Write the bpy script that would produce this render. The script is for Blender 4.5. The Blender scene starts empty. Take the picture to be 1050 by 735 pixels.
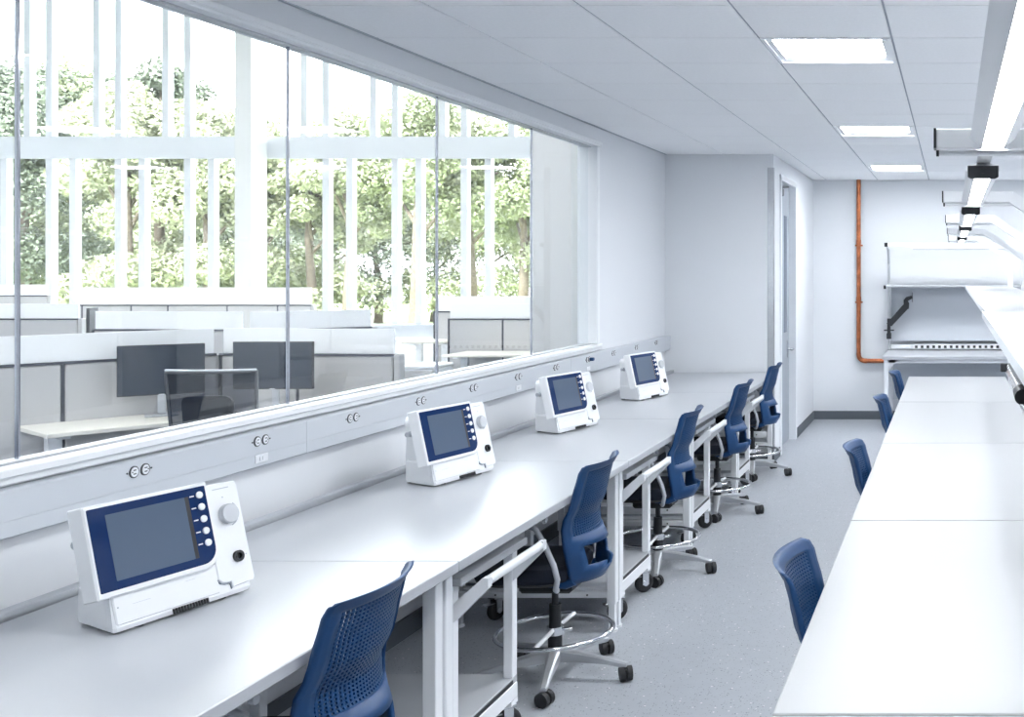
import bpy, bmesh, math, random
import numpy as np
from mathutils import Vector, Matrix

sc = bpy.context.scene
COL = sc.collection
PI = math.pi
rnd = random.Random(7)

# ------------------------------------------------------------ camera
cam_d = bpy.data.cameras.new('camera')
cam = bpy.data.objects.new('camera', cam_d)
COL.objects.link(cam)
cam.location = (0, 0, 1.8)
cam.rotation_euler = (PI / 2, 0, 0)
cam_d.sensor_width = 36
cam_d.lens = 36 * 1110 / 1050
cam_d.shift_x = -(976.5 - 525) / 1050
cam_d.shift_y = -(367.5 - 276) / 1050
cam_d.clip_end = 300
sc.camera = cam

# ------------------------------------------------------------ world, sun, exposure
w = bpy.data.worlds.new('sky')
sc.world = w
w.use_nodes = True
bg = w.node_tree.nodes['Background']
bg.inputs['Color'].default_value = (0.955, 0.97, 1.0, 1)
bg.inputs['Strength'].default_value = 4.0
sun_d = bpy.data.lights.new('sun', 'SUN')
sun_d.energy = 3.4
sun_d.angle = math.radians(3)
sun_d.color = (1.0, 0.97, 0.9)
sun = bpy.data.objects.new('sun', sun_d)
COL.objects.link(sun)
sun.rotation_euler = Vector((0.25, 0.55, -0.80)).to_track_quat('-Z', 'Y').to_euler()
sc.view_settings.view_transform = 'Standard'
sc.view_settings.look = 'None'
sc.view_settings.exposure = 1.88
sc.view_settings.gamma = 1.0
sc.cycles.max_bounces = 10
sc.cycles.diffuse_bounces = 5
sc.cycles.glossy_bounces = 4
sc.cycles.transparent_max_bounces = 24
sc.cycles.caustics_reflective = False
sc.cycles.caustics_refractive = False
sc.cycles.sample_clamp_indirect = 8.0
TROFFER = 16.0     # emission of the ceiling panels
LINEAR = 10.0      # emission of the bench lights

# ------------------------------------------------------------ materials
def mat(name, col, rough=0.5, metal=0.0, spec=0.5, noise=None, bump=0.0, bscale=200, coat=0.0):
    m = bpy.data.materials.new(name)
    m.use_nodes = True
    nt = m.node_tree
    p = nt.nodes['Principled BSDF']
    p.inputs['Base Color'].default_value = (*col, 1)
    p.inputs['Roughness'].default_value = rough
    p.inputs['Metallic'].default_value = metal
    p.inputs['Specular IOR Level'].default_value = spec
    p.inputs['Coat Weight'].default_value = coat
    tc = None
    if noise or bump:
        tc = nt.nodes.new('ShaderNodeTexCoord')
    if noise:
        scale, amt = noise
        n = nt.nodes.new('ShaderNodeTexNoise')
        n.inputs['Scale'].default_value = scale
        n.inputs['Detail'].default_value = 4
        nt.links.new(tc.outputs['Object'], n.inputs['Vector'])
        r = nt.nodes.new('ShaderNodeValToRGB')
        r.color_ramp.elements[0].position = 0.3
        r.color_ramp.elements[1].position = 0.7
        r.color_ramp.elements[0].color = (*[c * (1 - amt) for c in col], 1)
        r.color_ramp.elements[1].color = (*[min(1, c * (1 + amt)) for c in col], 1)
        nt.links.new(n.outputs['Fac'], r.inputs['Fac'])
        nt.links.new(r.outputs['Color'], p.inputs['Base Color'])
    if bump:
        n2 = nt.nodes.new('ShaderNodeTexNoise')
        n2.inputs['Scale'].default_value = bscale
        nt.links.new(tc.outputs['Object'], n2.inputs['Vector'])
        b = nt.nodes.new('ShaderNodeBump')
        b.inputs['Strength'].default_value = bump
        b.inputs['Distance'].default_value = 0.002
        nt.links.new(n2.outputs['Fac'], b.inputs['Height'])
        nt.links.new(b.outputs['Normal'], p.inputs['Normal'])
    return m

def emit(name, col, strength):
    m = bpy.data.materials.new(name)
    m.use_nodes = True
    nt = m.node_tree
    nt.nodes.remove(nt.nodes['Principled BSDF'])
    e = nt.nodes.new('ShaderNodeEmission')
    e.inputs['Color'].default_value = (*col, 1)
    e.inputs['Strength'].default_value = strength
    nt.links.new(e.outputs[0], nt.nodes['Material Output'].inputs[0])
    return m

def glass(name, tint=(0.97, 0.985, 0.99), refl=0.06):
    m = bpy.data.materials.new(name)
    m.use_nodes = True
    nt = m.node_tree
    nt.nodes.remove(nt.nodes['Principled BSDF'])
    t = nt.nodes.new('ShaderNodeBsdfTransparent')
    t.inputs[0].default_value = (*tint, 1)
    g = nt.nodes.new('ShaderNodeBsdfGlossy')
    g.inputs['Roughness'].default_value = 0.0
    f = nt.nodes.new('ShaderNodeFresnel')
    f.inputs['IOR'].default_value = 1.35
    mul = nt.nodes.new('ShaderNodeMath')
    mul.operation = 'MULTIPLY'
    mul.inputs[1].default_value = refl
    nt.links.new(f.outputs[0], mul.inputs[0])
    mx = nt.nodes.new('ShaderNodeMixShader')
    nt.links.new(mul.outputs[0], mx.inputs[0])
    nt.links.new(t.outputs[0], mx.inputs[1])
    nt.links.new(g.outputs[0], mx.inputs[2])
    nt.links.new(mx.outputs[0], nt.nodes['Material Output'].inputs[0])
    return m

def floor_mat(name, base, dark, light):
    m = mat(name, base, 0.42)
    nt = m.node_tree
    p = nt.nodes['Principled BSDF']
    tc = nt.nodes.new('ShaderNodeTexCoord')
    n = nt.nodes.new('ShaderNodeTexNoise')
    n.inputs['Scale'].default_value = 14
    n.inputs['Detail'].default_value = 6
    nt.links.new(tc.outputs['Object'], n.inputs['Vector'])
    mix0 = nt.nodes.new('ShaderNodeMixRGB')
    mix0.inputs[1].default_value = (*[c * 0.93 for c in base], 1)
    mix0.inputs[2].default_value = (*[c * 1.07 for c in base], 1)
    nt.links.new(n.outputs['Fac'], mix0.inputs[0])
    last = mix0
    for sc_, col, th, off in ((34, dark, 0.13, 0.0), (30, light, 0.13, 7.3), (90, dark, 0.22, 2.1)):
        mp = nt.nodes.new('ShaderNodeMapping')
        mp.inputs['Location'].default_value = (off, off * 1.7, 0)
        nt.links.new(tc.outputs['Object'], mp.inputs['Vector'])
        v = nt.nodes.new('ShaderNodeTexVoronoi')
        v.inputs['Scale'].default_value = sc_
        nt.links.new(mp.outputs[0], v.inputs['Vector'])
        lt = nt.nodes.new('ShaderNodeMath')
        lt.operation = 'LESS_THAN'
        lt.inputs[1].default_value = th
        nt.links.new(v.outputs['Distance'], lt.inputs[0])
        sep = nt.nodes.new('ShaderNodeSeparateColor')
        nt.links.new(v.outputs['Color'], sep.inputs[0])
        gt = nt.nodes.new('ShaderNodeMath')
        gt.operation = 'GREATER_THAN'
        gt.inputs[1].default_value = 0.55
        nt.links.new(sep.outputs[0], gt.inputs[0])
        ml = nt.nodes.new('ShaderNodeMath')
        ml.operation = 'MULTIPLY'
        nt.links.new(lt.outputs[0], ml.inputs[0])
        nt.links.new(gt.outputs[0], ml.inputs[1])
        mx = nt.nodes.new('ShaderNodeMixRGB')
        nt.links.new(ml.outputs[0], mx.inputs[0])
        nt.links.new(last.outputs[0], mx.inputs[1])
        mx.inputs[2].default_value = (*col, 1)
        last = mx
    nt.links.new(last.outputs[0], p.inputs['Base Color'])
    return m

M = {}
M['wall'] = mat('wall_paint', (0.75, 0.77, 0.80), 0.7, bump=0.05, bscale=300)
M['wall_grey'] = mat('wall_paint_grey', (0.60, 0.625, 0.66), 0.7, bump=0.05, bscale=300)
M['wall_dim'] = mat('unseen_wall_low_fill', (0.42, 0.44, 0.47), 0.7)  # unseen lab walls darkened to cut the fill light
M['ceil_slab'] = mat('ceiling_slab', (0.5, 0.52, 0.55), 0.9)
M['tile'] = mat('ceiling_tile', (0.89, 0.90, 0.92), 0.9, noise=(60, 0.02), bump=0.15, bscale=250)
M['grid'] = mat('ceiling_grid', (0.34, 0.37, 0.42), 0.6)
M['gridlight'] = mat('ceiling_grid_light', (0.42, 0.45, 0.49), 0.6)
M['floor'] = floor_mat('speckled_vinyl', (0.42, 0.445, 0.485), (0.15, 0.17, 0.20), (0.82, 0.76, 0.79))
M['carpet'] = mat('office_carpet', (0.13, 0.15, 0.19), 0.95, noise=(40, 0.15))
M['base'] = mat('rubber_baseboard', (0.10, 0.115, 0.135), 0.6)
M['white'] = mat('white_powder_coat', (0.80, 0.82, 0.85), 0.35)
M['whiteframe'] = mat('window_frame_white', (0.83, 0.85, 0.87), 0.4)
M['mullion'] = mat('curtain_wall_paint', (0.60, 0.62, 0.65), 0.45)
M['top'] = mat('white_laminate', (0.375, 0.385, 0.40), 0.36, noise=(300, 0.01))
M['topgrey'] = mat('pale_grey_laminate', (0.45, 0.468, 0.50), 0.30, noise=(300, 0.01))
M['edge'] = mat('laminate_edge', (0.66, 0.69, 0.73), 0.4)
M['raceway'] = mat('raceway_aluminium', (0.62, 0.65, 0.69), 0.4, 0.25)
M['alu'] = mat('brushed_aluminium', (0.55, 0.57, 0.60), 0.38, 0.6)
M['greyplastic'] = mat('grey_plastic', (0.46, 0.48, 0.52), 0.45)
M['steel'] = mat('stainless_steel', (0.52, 0.53, 0.55), 0.25, 1.0, noise=(6, 0.06))
M['chrome'] = mat('chrome', (0.78, 0.79, 0.81), 0.09, 1.0)
M['black'] = mat('black_plastic', (0.012, 0.014, 0.018), 0.45)
M['rubber'] = mat('black_rubber', (0.018, 0.019, 0.022), 0.6)
M['darkgrey'] = mat('dark_grey_plastic', (0.07, 0.075, 0.085), 0.5)
M['blue'] = mat('blue_plastic', (0.0045, 0.047, 0.150), 0.45, noise=(120, 0.05))
M['bluefabric'] = mat('navy_seat_shaded', (0.003, 0.007, 0.020), 0.8, noise=(400, 0.15), bump=0.3, bscale=500)  # dark navy fabric, darkened further for the shade under the tables
M['navy'] = mat('navy_glass', (0.005, 0.024, 0.10), 0.07, spec=0.35)
M['lcd'] = mat('screen_off', (0.085, 0.12, 0.18), 0.10)
M['monitor'] = mat('office_screen_off', (0.022, 0.032, 0.050), 0.08)
M['device'] = mat('device_white', (0.82, 0.835, 0.86), 0.3)
M['devicegrey'] = mat('device_grey', (0.45, 0.48, 0.53), 0.35)
M['seam'] = mat('seam_grey', (0.30, 0.33, 0.38), 0.6)
M['copper'] = mat('copper', (0.46, 0.155, 0.07), 0.34, 0.9, noise=(18, 0.35))
M['fabric'] = mat('partition_fabric', (0.50, 0.50, 0.505), 0.9, noise=(300, 0.06))
M['frost'] = mat('frosted_acrylic', (0.90, 0.915, 0.925), 0.35)
M['darktrim'] = mat('partition_trim', (0.05, 0.055, 0.075), 0.4)
M['cream'] = mat('cream_laminate', (0.74, 0.72, 0.66), 0.4)
M['greypaint'] = mat('column_paint', (0.62, 0.625, 0.62), 0.7)
M['panelgrey'] = mat('bench_panel_shaded_grey', (0.50, 0.53, 0.575), 0.6)  # panel grey with the shade of shelf and benchtop put into it
M['doorgrey'] = mat('door_grey', (0.34, 0.37, 0.42), 0.5)
M['mesh'] = glass('mesh_back', (0.24, 0.255, 0.30), 0.6)
M['glass'] = glass('partition_glass', (0.965, 0.98, 0.985), 0.14)
M['wglass'] = glass('curtain_glass', (0.97, 0.985, 0.99), 0.25)
M['joint'] = mat('glass_joint', (0.42, 0.43, 0.47), 0.10, 0.95)
M['troffer'] = emit('panel_light', (0.955, 0.98, 1.0), TROFFER)
M['fill'] = emit('office_fill_light', (1.0, 0.97, 0.94), 34.0)
M['linear'] = emit('bench_light', (0.955, 0.98, 1.0), LINEAR)
M['bark'] = mat('bark', (0.16, 0.13, 0.10), 0.9, noise=(12, 0.3))
M['leaf1'] = mat('leaf_mid', (0.245, 0.275, 0.155), 0.6, noise=(1.4, 0.35))
M['leaf2'] = mat('leaf_pale', (0.325, 0.345, 0.225), 0.6, noise=(1.2, 0.35))
M['leaf3'] = mat('leaf_dark', (0.14, 0.165, 0.115), 0.6, noise=(1.2, 0.35))
M['grass'] = mat('lawn', (0.30, 0.36, 0.18), 0.9, noise=(3, 0.3))
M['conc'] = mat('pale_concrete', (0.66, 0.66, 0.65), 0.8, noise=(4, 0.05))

# ------------------------------------------------------------ mesh builder
class MB:
    def __init__(s):
        s.v = []; s.f = []; s.mi = []; s.sm = []; s.x = None

    def add(s, vs, fs, mi=0, smooth=False):
        o = len(s.v)
        if s.x is not None:
            vs = [tuple(s.x @ Vector(p)) for p in vs]
        s.v += [tuple(p) for p in vs]
        for f in fs:
            s.f.append(tuple(i + o for i in f)); s.mi.append(mi); s.sm.append(smooth)

    def box(s, x0, x1, y0, y1, z0, z1, b=0.0, mi=0):
        x0, x1 = min(x0, x1), max(x0, x1); y0, y1 = min(y0, y1), max(y0, y1); z0, z1 = min(z0, z1), max(z0, z1)
        if b <= 0:
            vs = [(x, y, z) for x in (x0, x1) for y in (y0, y1) for z in (z0, z1)]
            s.add(vs, [(0, 1, 3, 2), (4, 6, 7, 5), (0, 4, 5, 1), (2, 3, 7, 6), (0, 2, 6, 4), (1, 5, 7, 3)], mi)
            return
        b = min(b, (x1 - x0) * .45, (y1 - y0) * .45, (z1 - z0) * .45)
        vs = []; idx = {}
        for i, (x, xi) in enumerate(((x0, b), (x1, -b))):
            for j, (y, yi) in enumerate(((y0, b), (y1, -b))):
                for k, (z, zi) in enumerate(((z0, b), (z1, -b))):
                    idx[i, j, k, 0] = len(vs); vs.append((x, y + yi, z + zi))
                    idx[i, j, k, 1] = len(vs); vs.append((x + xi, y, z + zi))
                    idx[i, j, k, 2] = len(vs); vs.append((x + xi, y + yi, z))
        F = []
        c = Vector(((x0 + x1) / 2, (y0 + y1) / 2, (z0 + z1) / 2))
        for a in range(2):
            F.append([idx[a, 0, 0, 0], idx[a, 1, 0, 0], idx[a, 1, 1, 0], idx[a, 0, 1, 0]])
            F.append([idx[0, a, 0, 1], idx[1, a, 0, 1], idx[1, a, 1, 1], idx[0, a, 1, 1]])
            F.append([idx[0, 0, a, 2], idx[1, 0, a, 2], idx[1, 1, a, 2], idx[0, 1, a, 2]])
            for d in range(2):
                F.append([idx[0, a, d, 1], idx[1, a, d, 1], idx[1, a, d, 2], idx[0, a, d, 2]])
                F.append([idx[a, 0, d, 0], idx[a, 1, d, 0], idx[a, 1, d, 2], idx[a, 0, d, 2]])
                F.append([idx[a, d, 0, 0], idx[a, d, 1, 0], idx[a, d, 1, 1], idx[a, d, 0, 1]])
                for e in range(2):
                    F.append([idx[a, d, e, 0], idx[a, d, e, 1], idx[a, d, e, 2]])
        out = []
        for f in F:
            p = [Vector(vs[i]) for i in f]
            n = (p[1] - p[0]).cross(p[2] - p[0])
            out.append(tuple(f) if n.dot(sum(p, Vector()) / len(p) - c) > 0 else tuple(reversed(f)))
        s.add(vs, out, mi)

    def cyl(s, p0, p1, r0, r1=None, n=14, mi=0, smooth=True, caps=True):
        r1 = r0 if r1 is None else r1
        p0 = Vector(p0); p1 = Vector(p1)
        d = (p1 - p0).normalized()
        a = d.orthogonal().normalized(); b = d.cross(a)
        vs = []
        for p, r in ((p0, r0), (p1, r1)):
            for i in range(n):
                t = 2 * PI * i / n
                vs.append(p + a * (r * math.cos(t)) + b * (r * math.sin(t)))
        s.add(vs, [(i, (i + 1) % n, n + (i + 1) % n, n + i) for i in range(n)], mi, smooth)
        if caps:
            s.add(vs[:n], [tuple(reversed(range(n)))], mi)
            s.add(vs[n:], [tuple(range(n))], mi)

    def tube(s, pts, r, n=10, mi=0, closed=False):
        P = [Vector(p) for p in pts]
        m = len(P)
        rings = []
        prev = None
        for i in range(m):
            if closed:
                t = (P[(i + 1) % m] - P[i - 1]).normalized()
            else:
                t = (P[min(i + 1, m - 1)] - P[max(i - 1, 0)]).normalized()
            if prev is None:
                a = t.orthogonal().normalized()
            else:
                a = (prev - t * prev.dot(t)).normalized()
            prev = a
            b = t.cross(a)
            rr = r[i] if isinstance(r, (list, tuple)) else r
            rings.append([P[i] + a * (rr * math.cos(2 * PI * k / n)) + b * (rr * math.sin(2 * PI * k / n)) for k in range(n)])
        vs = [p for ring in rings for p in ring]
        fs = []
        for i in range(m if closed else m - 1):
            j = (i + 1) % m
            for k in range(n):
                fs.append((i * n + k, i * n + (k + 1) % n, j * n + (k + 1) % n, j * n + k))
        s.add(vs, fs, mi, True)
        if not closed:
            s.add(rings[0], [tuple(reversed(range(n)))], mi)
            s.add(rings[-1], [tuple(range(n))], mi)

    def loft(s, rings, mi=0, smooth=True, caps=True):
        n = len(rings[0])
        vs = [p for r in rings for p in r]
        s.add(vs, [(i * n + k, i * n + (k + 1) % n, (i + 1) * n + (k + 1) % n, (i + 1) * n + k)
                   for i in range(len(rings) - 1) for k in range(n)], mi, smooth)
        if caps:
            s.add(rings[0], [tuple(reversed(range(n)))], mi)
            s.add(rings[-1], [tuple(range(n))], mi)

    def plate(s, poly, fn, n0, n1, b=0.0, mi=0):
        """polygon in (u,v) between two depths n0 < n1, fn(u,v,n) to a point; b chamfers the outer rim"""
        c = (sum(p[0] for p in poly) / len(poly), sum(p[1] for p in poly) / len(poly))
        rings = [[fn(u, v, n0) for u, v in poly]]
        if b > 0:
            rings.append([fn(u, v, n1 - b) for u, v in poly])
            ins = inset(poly, b)
            rings.append([fn(u, v, n1) for u, v in ins])
        else:
            rings.append([fn(u, v, n1) for u, v in poly])
        s.loft(rings, mi, False)

    def build(s, name, mats, parent=None, loc=None):
        if not isinstance(mats, (list, tuple)):
            mats = [mats]
        me = bpy.data.meshes.new(name)
        me.from_pydata(s.v, [], s.f)
        for m in mats:
            me.materials.append(m)
        me.polygons.foreach_set('material_index', s.mi)
        me.polygons.foreach_set('use_smooth', s.sm)
        bm = bmesh.new(); bm.from_mesh(me)
        bmesh.ops.recalc_face_normals(bm, faces=bm.faces)
        bm.to_mesh(me); bm.free()
        me.update()
        o = bpy.data.objects.new(name, me)
        COL.objects.link(o)
        if parent:
            o.parent = parent
        if loc:
            o.location = loc
        return o

def inset(poly, d):
    n = len(poly); out = []
    area = sum(poly[i][0] * poly[(i + 1) % n][1] - poly[(i + 1) % n][0] * poly[i][1] for i in range(n))
    sg = 1 if area > 0 else -1
    for i in range(n):
        p0, p1, p2 = Vector(poly[i - 1]), Vector(poly[i]), Vector(poly[(i + 1) % n])
        a = (p1 - p0).normalized(); b = (p2 - p1).normalized()
        na = Vector((-a.y, a.x)) * sg; nb = Vector((-b.y, b.x)) * sg
        k = na + nb
        k = k / max(0.3, k.dot(na)) if k.length > 1e-6 else na
        q = p1 + k * d
        out.append((q.x, q.y))
    return out

def rrect(x0, x1, y0, y1, r, n=5):
    """rounded rectangle; r = one radius or four (bottom-left, bottom-right, top-right, top-left)"""
    rr = r if isinstance(r, (list, tuple)) else [r] * 4
    out = []
    for (cx, cy, sx, sy, a0), q in zip(((x0, y0, 1, 1, PI), (x1, y0, -1, 1, 1.5 * PI), (x1, y1, -1, -1, 0), (x0, y1, 1, -1, .5 * PI)), rr):
        if q <= 0:
            out.append((cx, cy)); continue
        for i in range(n + 1):
            t = a0 + .5 * PI * i / n
            out.append((cx + sx * q + q * math.cos(t), cy + sy * q + q * math.sin(t)))
    return out

def circ(cx, cy, r, n=24, z=None):
    return [(cx + r * math.cos(2 * PI * i / n), cy + r * math.sin(2 * PI * i / n)) + (() if z is None else (z,)) for i in range(n)]

def tag(o, label=None, cat=None, group=None, kind=None):
    for k, v in (('label', label), ('category', cat), ('group', group), ('kind', kind)):
        if v:
            o[k] = v
    return o

def empty(name, loc=(0, 0, 0), rz=0.0, **kw):
    o = bpy.data.objects.new(name, None)
    o.empty_display_size = 0.1
    COL.objects.link(o)
    o.location = loc
    o.rotation_euler = (0, 0, rz)
    tag(o, **kw)
    return o

def dup(src, parent=None):
    c = src.copy()
    COL.objects.link(c)
    if parent:
        c.parent = parent
    for ch in list(src.children):
        dup(ch, c)
    return c

def B(name, m, parent, *bx, b=0.0):
    """one object from one or more boxes (x0,x1,y0,y1,z0,z1)"""
    q = MB()
    for a in bx:
        q.box(*a, b=b)
    return q.build(name, m, parent)

def struct(o):
    o['kind'] = 'structure'
    return o

# ------------------------------------------------------------ room shell
CH = 2.87            # lab ceiling
WX = -2.677          # face of the window wall
YP = 10.08           # stub wall
PX = -1.667          # door wall face
YB = 13.0            # back wall
struct(B('floor', M['floor'], None, (-2.69, 4.0, -3.2, 13.2, -0.1, 0)))
fo = struct(B('floor_office', M['carpet'], None, (-21.0, -2.69, -6.2, 21.0, -0.1, 0)))
struct(B('floor_daylit_strip', M['conc'], None, (-21.0, -6.0, 14.9, 20.9, 0, .006)))  # pale strip painted in for daylight falling on the office floor
wl = struct(B('wall_left', M['wall'], None, (-2.83, WX, -3.2, 13.2, 0.0, 1.19),
       (-2.83, WX, 8.175, 13.2, 1.19, 8.0), (-2.83, WX, -3.2, 0.60, 1.19, 8.0), (-2.83, WX, 0.60, 8.175, 2.757, 8.0)))
struct(B('wall_back', M['wall'], None, (-2.83, 4.0, YB, YB + .15, 0, 3.2)))
struct(B('wall_right', M['wall_dim'], None, (3.85, 4.0, -3.2, YB, 0, 3.2)))
struct(B('wall_front', M['wall_dim'], None, (WX, 3.85, -3.2, -3.05, 0, 3.2)))
struct(B('wall_stub', M['wall'], None, (WX, PX - .12, YP, YP + .12, 0, CH)))
wd = struct(B('wall_door', M['wall'], None, (PX - .12, PX, YP, 10.46, 0, CH), (PX - .12, PX, 11.50, YB, 0, CH), (PX - .12, PX, 10.46, 11.50, 2.70, CH)))
struct(B('wall_behind_door', M['wall_grey'], None, (WX, PX - .6, 12.9, YB, 0, CH)))

# ceiling with lay-in tiles
ceil = struct(B('ceiling', M['ceil_slab'], None, (WX, 3.85, -3.05, YB, CH + .05, CH + .2)))
S = 0.617
GX = [-2.132 + S * k for k in range(0, 10)]
GY0 = 4.391 - 7 * .6165
xs = [WX] + GX + [3.85]
ys = [GY0 + .6165 * k for k in range(0, 22)]
ys = [y for y in ys if y < YB - .1] + [YB]
LIGHTS = set()
lamp_rows = [(1, 3.0)]
def tile_mesh(wx, wy):
    q = MB()
    q.box(-wx / 2 + .005, wx / 2 - .005, -wy / 2 + .0036, wy / 2 - .0036, 0, .016, b=.003)
    return q
tcache = {}
lightspots = []
for i in range(len(xs) - 1):
    for j in range(len(ys) - 1):
        x0, x1, y0, y1 = xs[i], xs[i + 1], ys[j], ys[j + 1]
        cx, cy = (x0 + x1) / 2, (y0 + y1) / 2
        row = round((cy - 5.33) / .6165)
        if row % 5 == 0 and i in (3, 6, 9):
            lightspots.append((cx, cy, i, row)); continue
        key = (round(x1 - x0, 3), round(y1 - y0, 3))
        if key not in tcache:
            tcache[key] = tile_mesh(x1 - x0, y1 - y0).build('ceiling_tile', M['tile'], ceil, (cx, cy, CH))
        else:
            o = tcache[key].copy(); COL.objects.link(o); o.location = (cx, cy, CH)
B('ceiling_slab_near', M['tile'], ceil, (WX, 3.85, -3.05, ys[0], CH, CH + .03))
for x in GX:
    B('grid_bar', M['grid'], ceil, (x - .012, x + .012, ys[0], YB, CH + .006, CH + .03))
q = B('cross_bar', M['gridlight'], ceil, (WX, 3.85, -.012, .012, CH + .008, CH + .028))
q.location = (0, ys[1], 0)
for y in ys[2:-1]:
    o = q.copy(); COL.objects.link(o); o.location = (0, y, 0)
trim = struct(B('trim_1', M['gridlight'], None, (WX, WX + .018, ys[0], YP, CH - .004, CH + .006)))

# recessed ceiling lights
def troffer():
    r = empty('ceiling_light')
    B('frame', M['white'], r, (-.303, .303, -.303, -.285, -.003, .03), (-.303, .303, .285, .303, -.003, .03),
      (-.303, -.285, -.285, .285, -.003, .03), (.285, .303, -.285, .285, -.003, .03))
    q = MB()
    q.loft([[(x, y, z) for x in (-.285,)] * 1 for y, z in ()] or [[(-.285, -.285, .002), (-.285, -.14, .035), (-.285, .14, .035), (-.285, .285, .002), (-.285, .285, .042), (-.285, -.285, .042)],
            [(.285, -.285, .002), (.285, -.14, .035), (.285, .14, .035), (.285, .285, .002), (.285, .285, .042), (.285, -.285, .042)]], smooth=False)
    q.build('reflector', M['white'], r)
    q = MB()
    pr = [(-.225, .032), (-.18, .014), (-.09, .004), (0, .001), (.09, .004), (.18, .014), (.225, .032)]
    q.loft([[(x, y, z) for y, z in pr] for x in (-.255, .255)], smooth=True)
    q.build('diffuser', M['troffer'], r)
    for sx in (-1, 1):
        B('end_plate', M['white'], r, (sx * .256, sx * .283, -.225, .225, .002, .034))
    return r
t0 = troffer()
lightspots.sort(key=lambda a: (a[2], a[1]))
for n, (cx, cy, i, row) in enumerate(lightspots):
    r = t0 if n == 0 else dup(t0)
    r.location = (cx, cy, CH)
    aisle = {0: 'over the aisle, largest in view', 5: 'over the aisle, between two other panel lights', 10: 'over the aisle, the one beside the back wall'}
    if i == 3 and row in aisle:
        lb = 'square recessed ceiling light ' + aisle[row]
        tag(r, lb, 'ceiling light', 'ceiling lights over the aisle')
    else:
        tag(r, 'recessed ceiling light outside the picture, above the lab', 'ceiling light', 'ceiling lights outside the picture')

# interior window
win = struct(B('window_1', M['whiteframe'], None, (-2.80, -2.655, 0.60, 8.175, 1.19, 1.238), (-2.80, -2.655, .60, 8.175, 2.722, 2.757),
               (-2.80, -2.66, 8.115, 8.175, 1.238, 2.722), (-2.80, -2.66, .60, .66, 1.238, 2.722), b=.006))
B('sill_lip', M['whiteframe'], win, (-2.655, -2.640, .60, 8.175, 1.215, 1.240), b=.004)
B('head_lip', M['whiteframe'], win, (-2.655, -2.645, .60, 8.19, 2.735, 2.760), b=.003)
B('glazing_channel', M['alu'], win, (-2.75, -2.71, .66, 8.115, 1.238, 1.246), (-2.75, -2.71, .66, 8.115, 2.714, 2.722))
GJ = [0.66, 1.875, 3.161, 4.447, 5.733, 7.019, 8.115]
for a, b_ in zip(GJ[:-1], GJ[1:]):
    B('pane', M['glass'], win, (-2.733, -2.727, a + .006, b_ - .006, 1.246, 2.714))
for a in GJ[1:-1]:
    B('glass_joint', M['joint'], win, (-2.736, -2.724, a - .0032, a + .0032, 1.246, 2.714))

# door in the side wall
door = struct(B('door_1', M['white'], None, (PX - .125, PX + .018, 10.44, 10.50, 0, 2.70), (PX - .125, PX + .018, 11.44, 11.50, 0, 2.70),
                (PX - .125, PX + .018, 10.44, 11.50, 2.66, 2.72), b=.005))
B('leaf', M['doorgrey'], door, (PX - .105, PX - .06, 10.505, 11.435, .01, 2.655))
B('door_glass', M['lcd'], door, (PX - .0605, PX - .057, 11.10, 11.28, 1.15, 2.35))
q = MB(); q.box(PX - .06, PX - .052, 11.30, 11.36, .88, 1.06, b=.002)
q.build('lever_plate', M['steel'], door)
q = MB(); q.tube([(PX - .052, 11.33, .965), (PX + .0, 11.33, .965), (PX + .006, 11.315, .965), (PX + .006, 11.20, .965)], .010)
q.build('lever_handle', M['steel'], door)
q = MB(); q.box(PX - .06, PX - .01, 10.56, 10.80, 2.53, 2.60, b=.006)
q.tube([(PX - .03, 10.72, 2.61), (PX + .01, 10.95, 2.63), (PX - .02, 11.05, 2.64)], .009)
q.build('door_closer', M['darkgrey'], door)
for z in (.25, 1.3, 2.4):
    q = MB(); q.cyl((PX - .055, 10.503, z), (PX - .055, 10.503, z + .11), .009); q.build('hinge', M['steel'], door)

struct(B('trim_2', M['steel'], None, (PX - .055, PX + .004, YP - .004, YP, 0.09, 2.745), (PX, PX + .004, YP, YP + .055, 0.09, 2.745)))
struct(B('baseboard_back', M['base'], None, (PX, 3.85, YB - .012, YB, 0, .10)))
struct(B('baseboard_door_wall', M['base'], None, (PX, PX + .012, 11.505, YB - .012, 0, .10)))
struct(B('baseboard_stub', M['base'], None, (WX, PX, YP - .012, YP - .004, 0, .09)))
struct(B('baseboard_door_corner', M['base'], None, (PX, PX + .010, YP - .012, 10.435, 0, .09)))
struct(B('baseboard_left', M['base'], None, (WX, WX + .012, -3.0, YP - .012, 0, .10)))

# ------------------------------------------------------------ office shell and curtain wall
struct(B('ceiling_office', M['wall'], None, (-21.0, -2.83, -6.2, 21.2, 8.0, 8.25)))
struct(B('wall_office_west', M['wall'], None, (-21.2, -21.0, -6.2, 21.2, 0, 8.0)))
struct(B('wall_office_south', M['wall'], None, (-21.0, -2.83, -6.35, -6.2, 0, 8.0)))
struct(B('wall_office_east', M['wall'], None, (-2.83, -2.69, 13.2, 21.2, 0, 8.0)))
YC = 21.0
PXM = YC / 1110
def cx_(px):
    return (px - 976.5) * PXM
cw = struct(B('window_2', M['mullion'], None, (-21, -2.83, YC - .12, YC + .1, 3.97, 4.36), (-21, -2.83, YC - .12, YC + .15, 0, .70), (-21, -2.83, YC - .05, YC + .1, 7.75, 8.0)))
B('transom_lip', M['mullion'], cw, (-21, -2.83, YC - .18, YC - .12, 3.93, 4.02))
B('inner_sill', M['mullion'], cw, (-21, -2.83, YC - .25, YC + .0, .70, .74))
low = []; up = []
for k in range(-1, 12):
    px = 54.2 + 70.65 * k
    if abs(px - 266) > 20:
        low.append(px); up.append(px)
    low.append(px + 24.3)
    up.append(px - 22.4)
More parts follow.
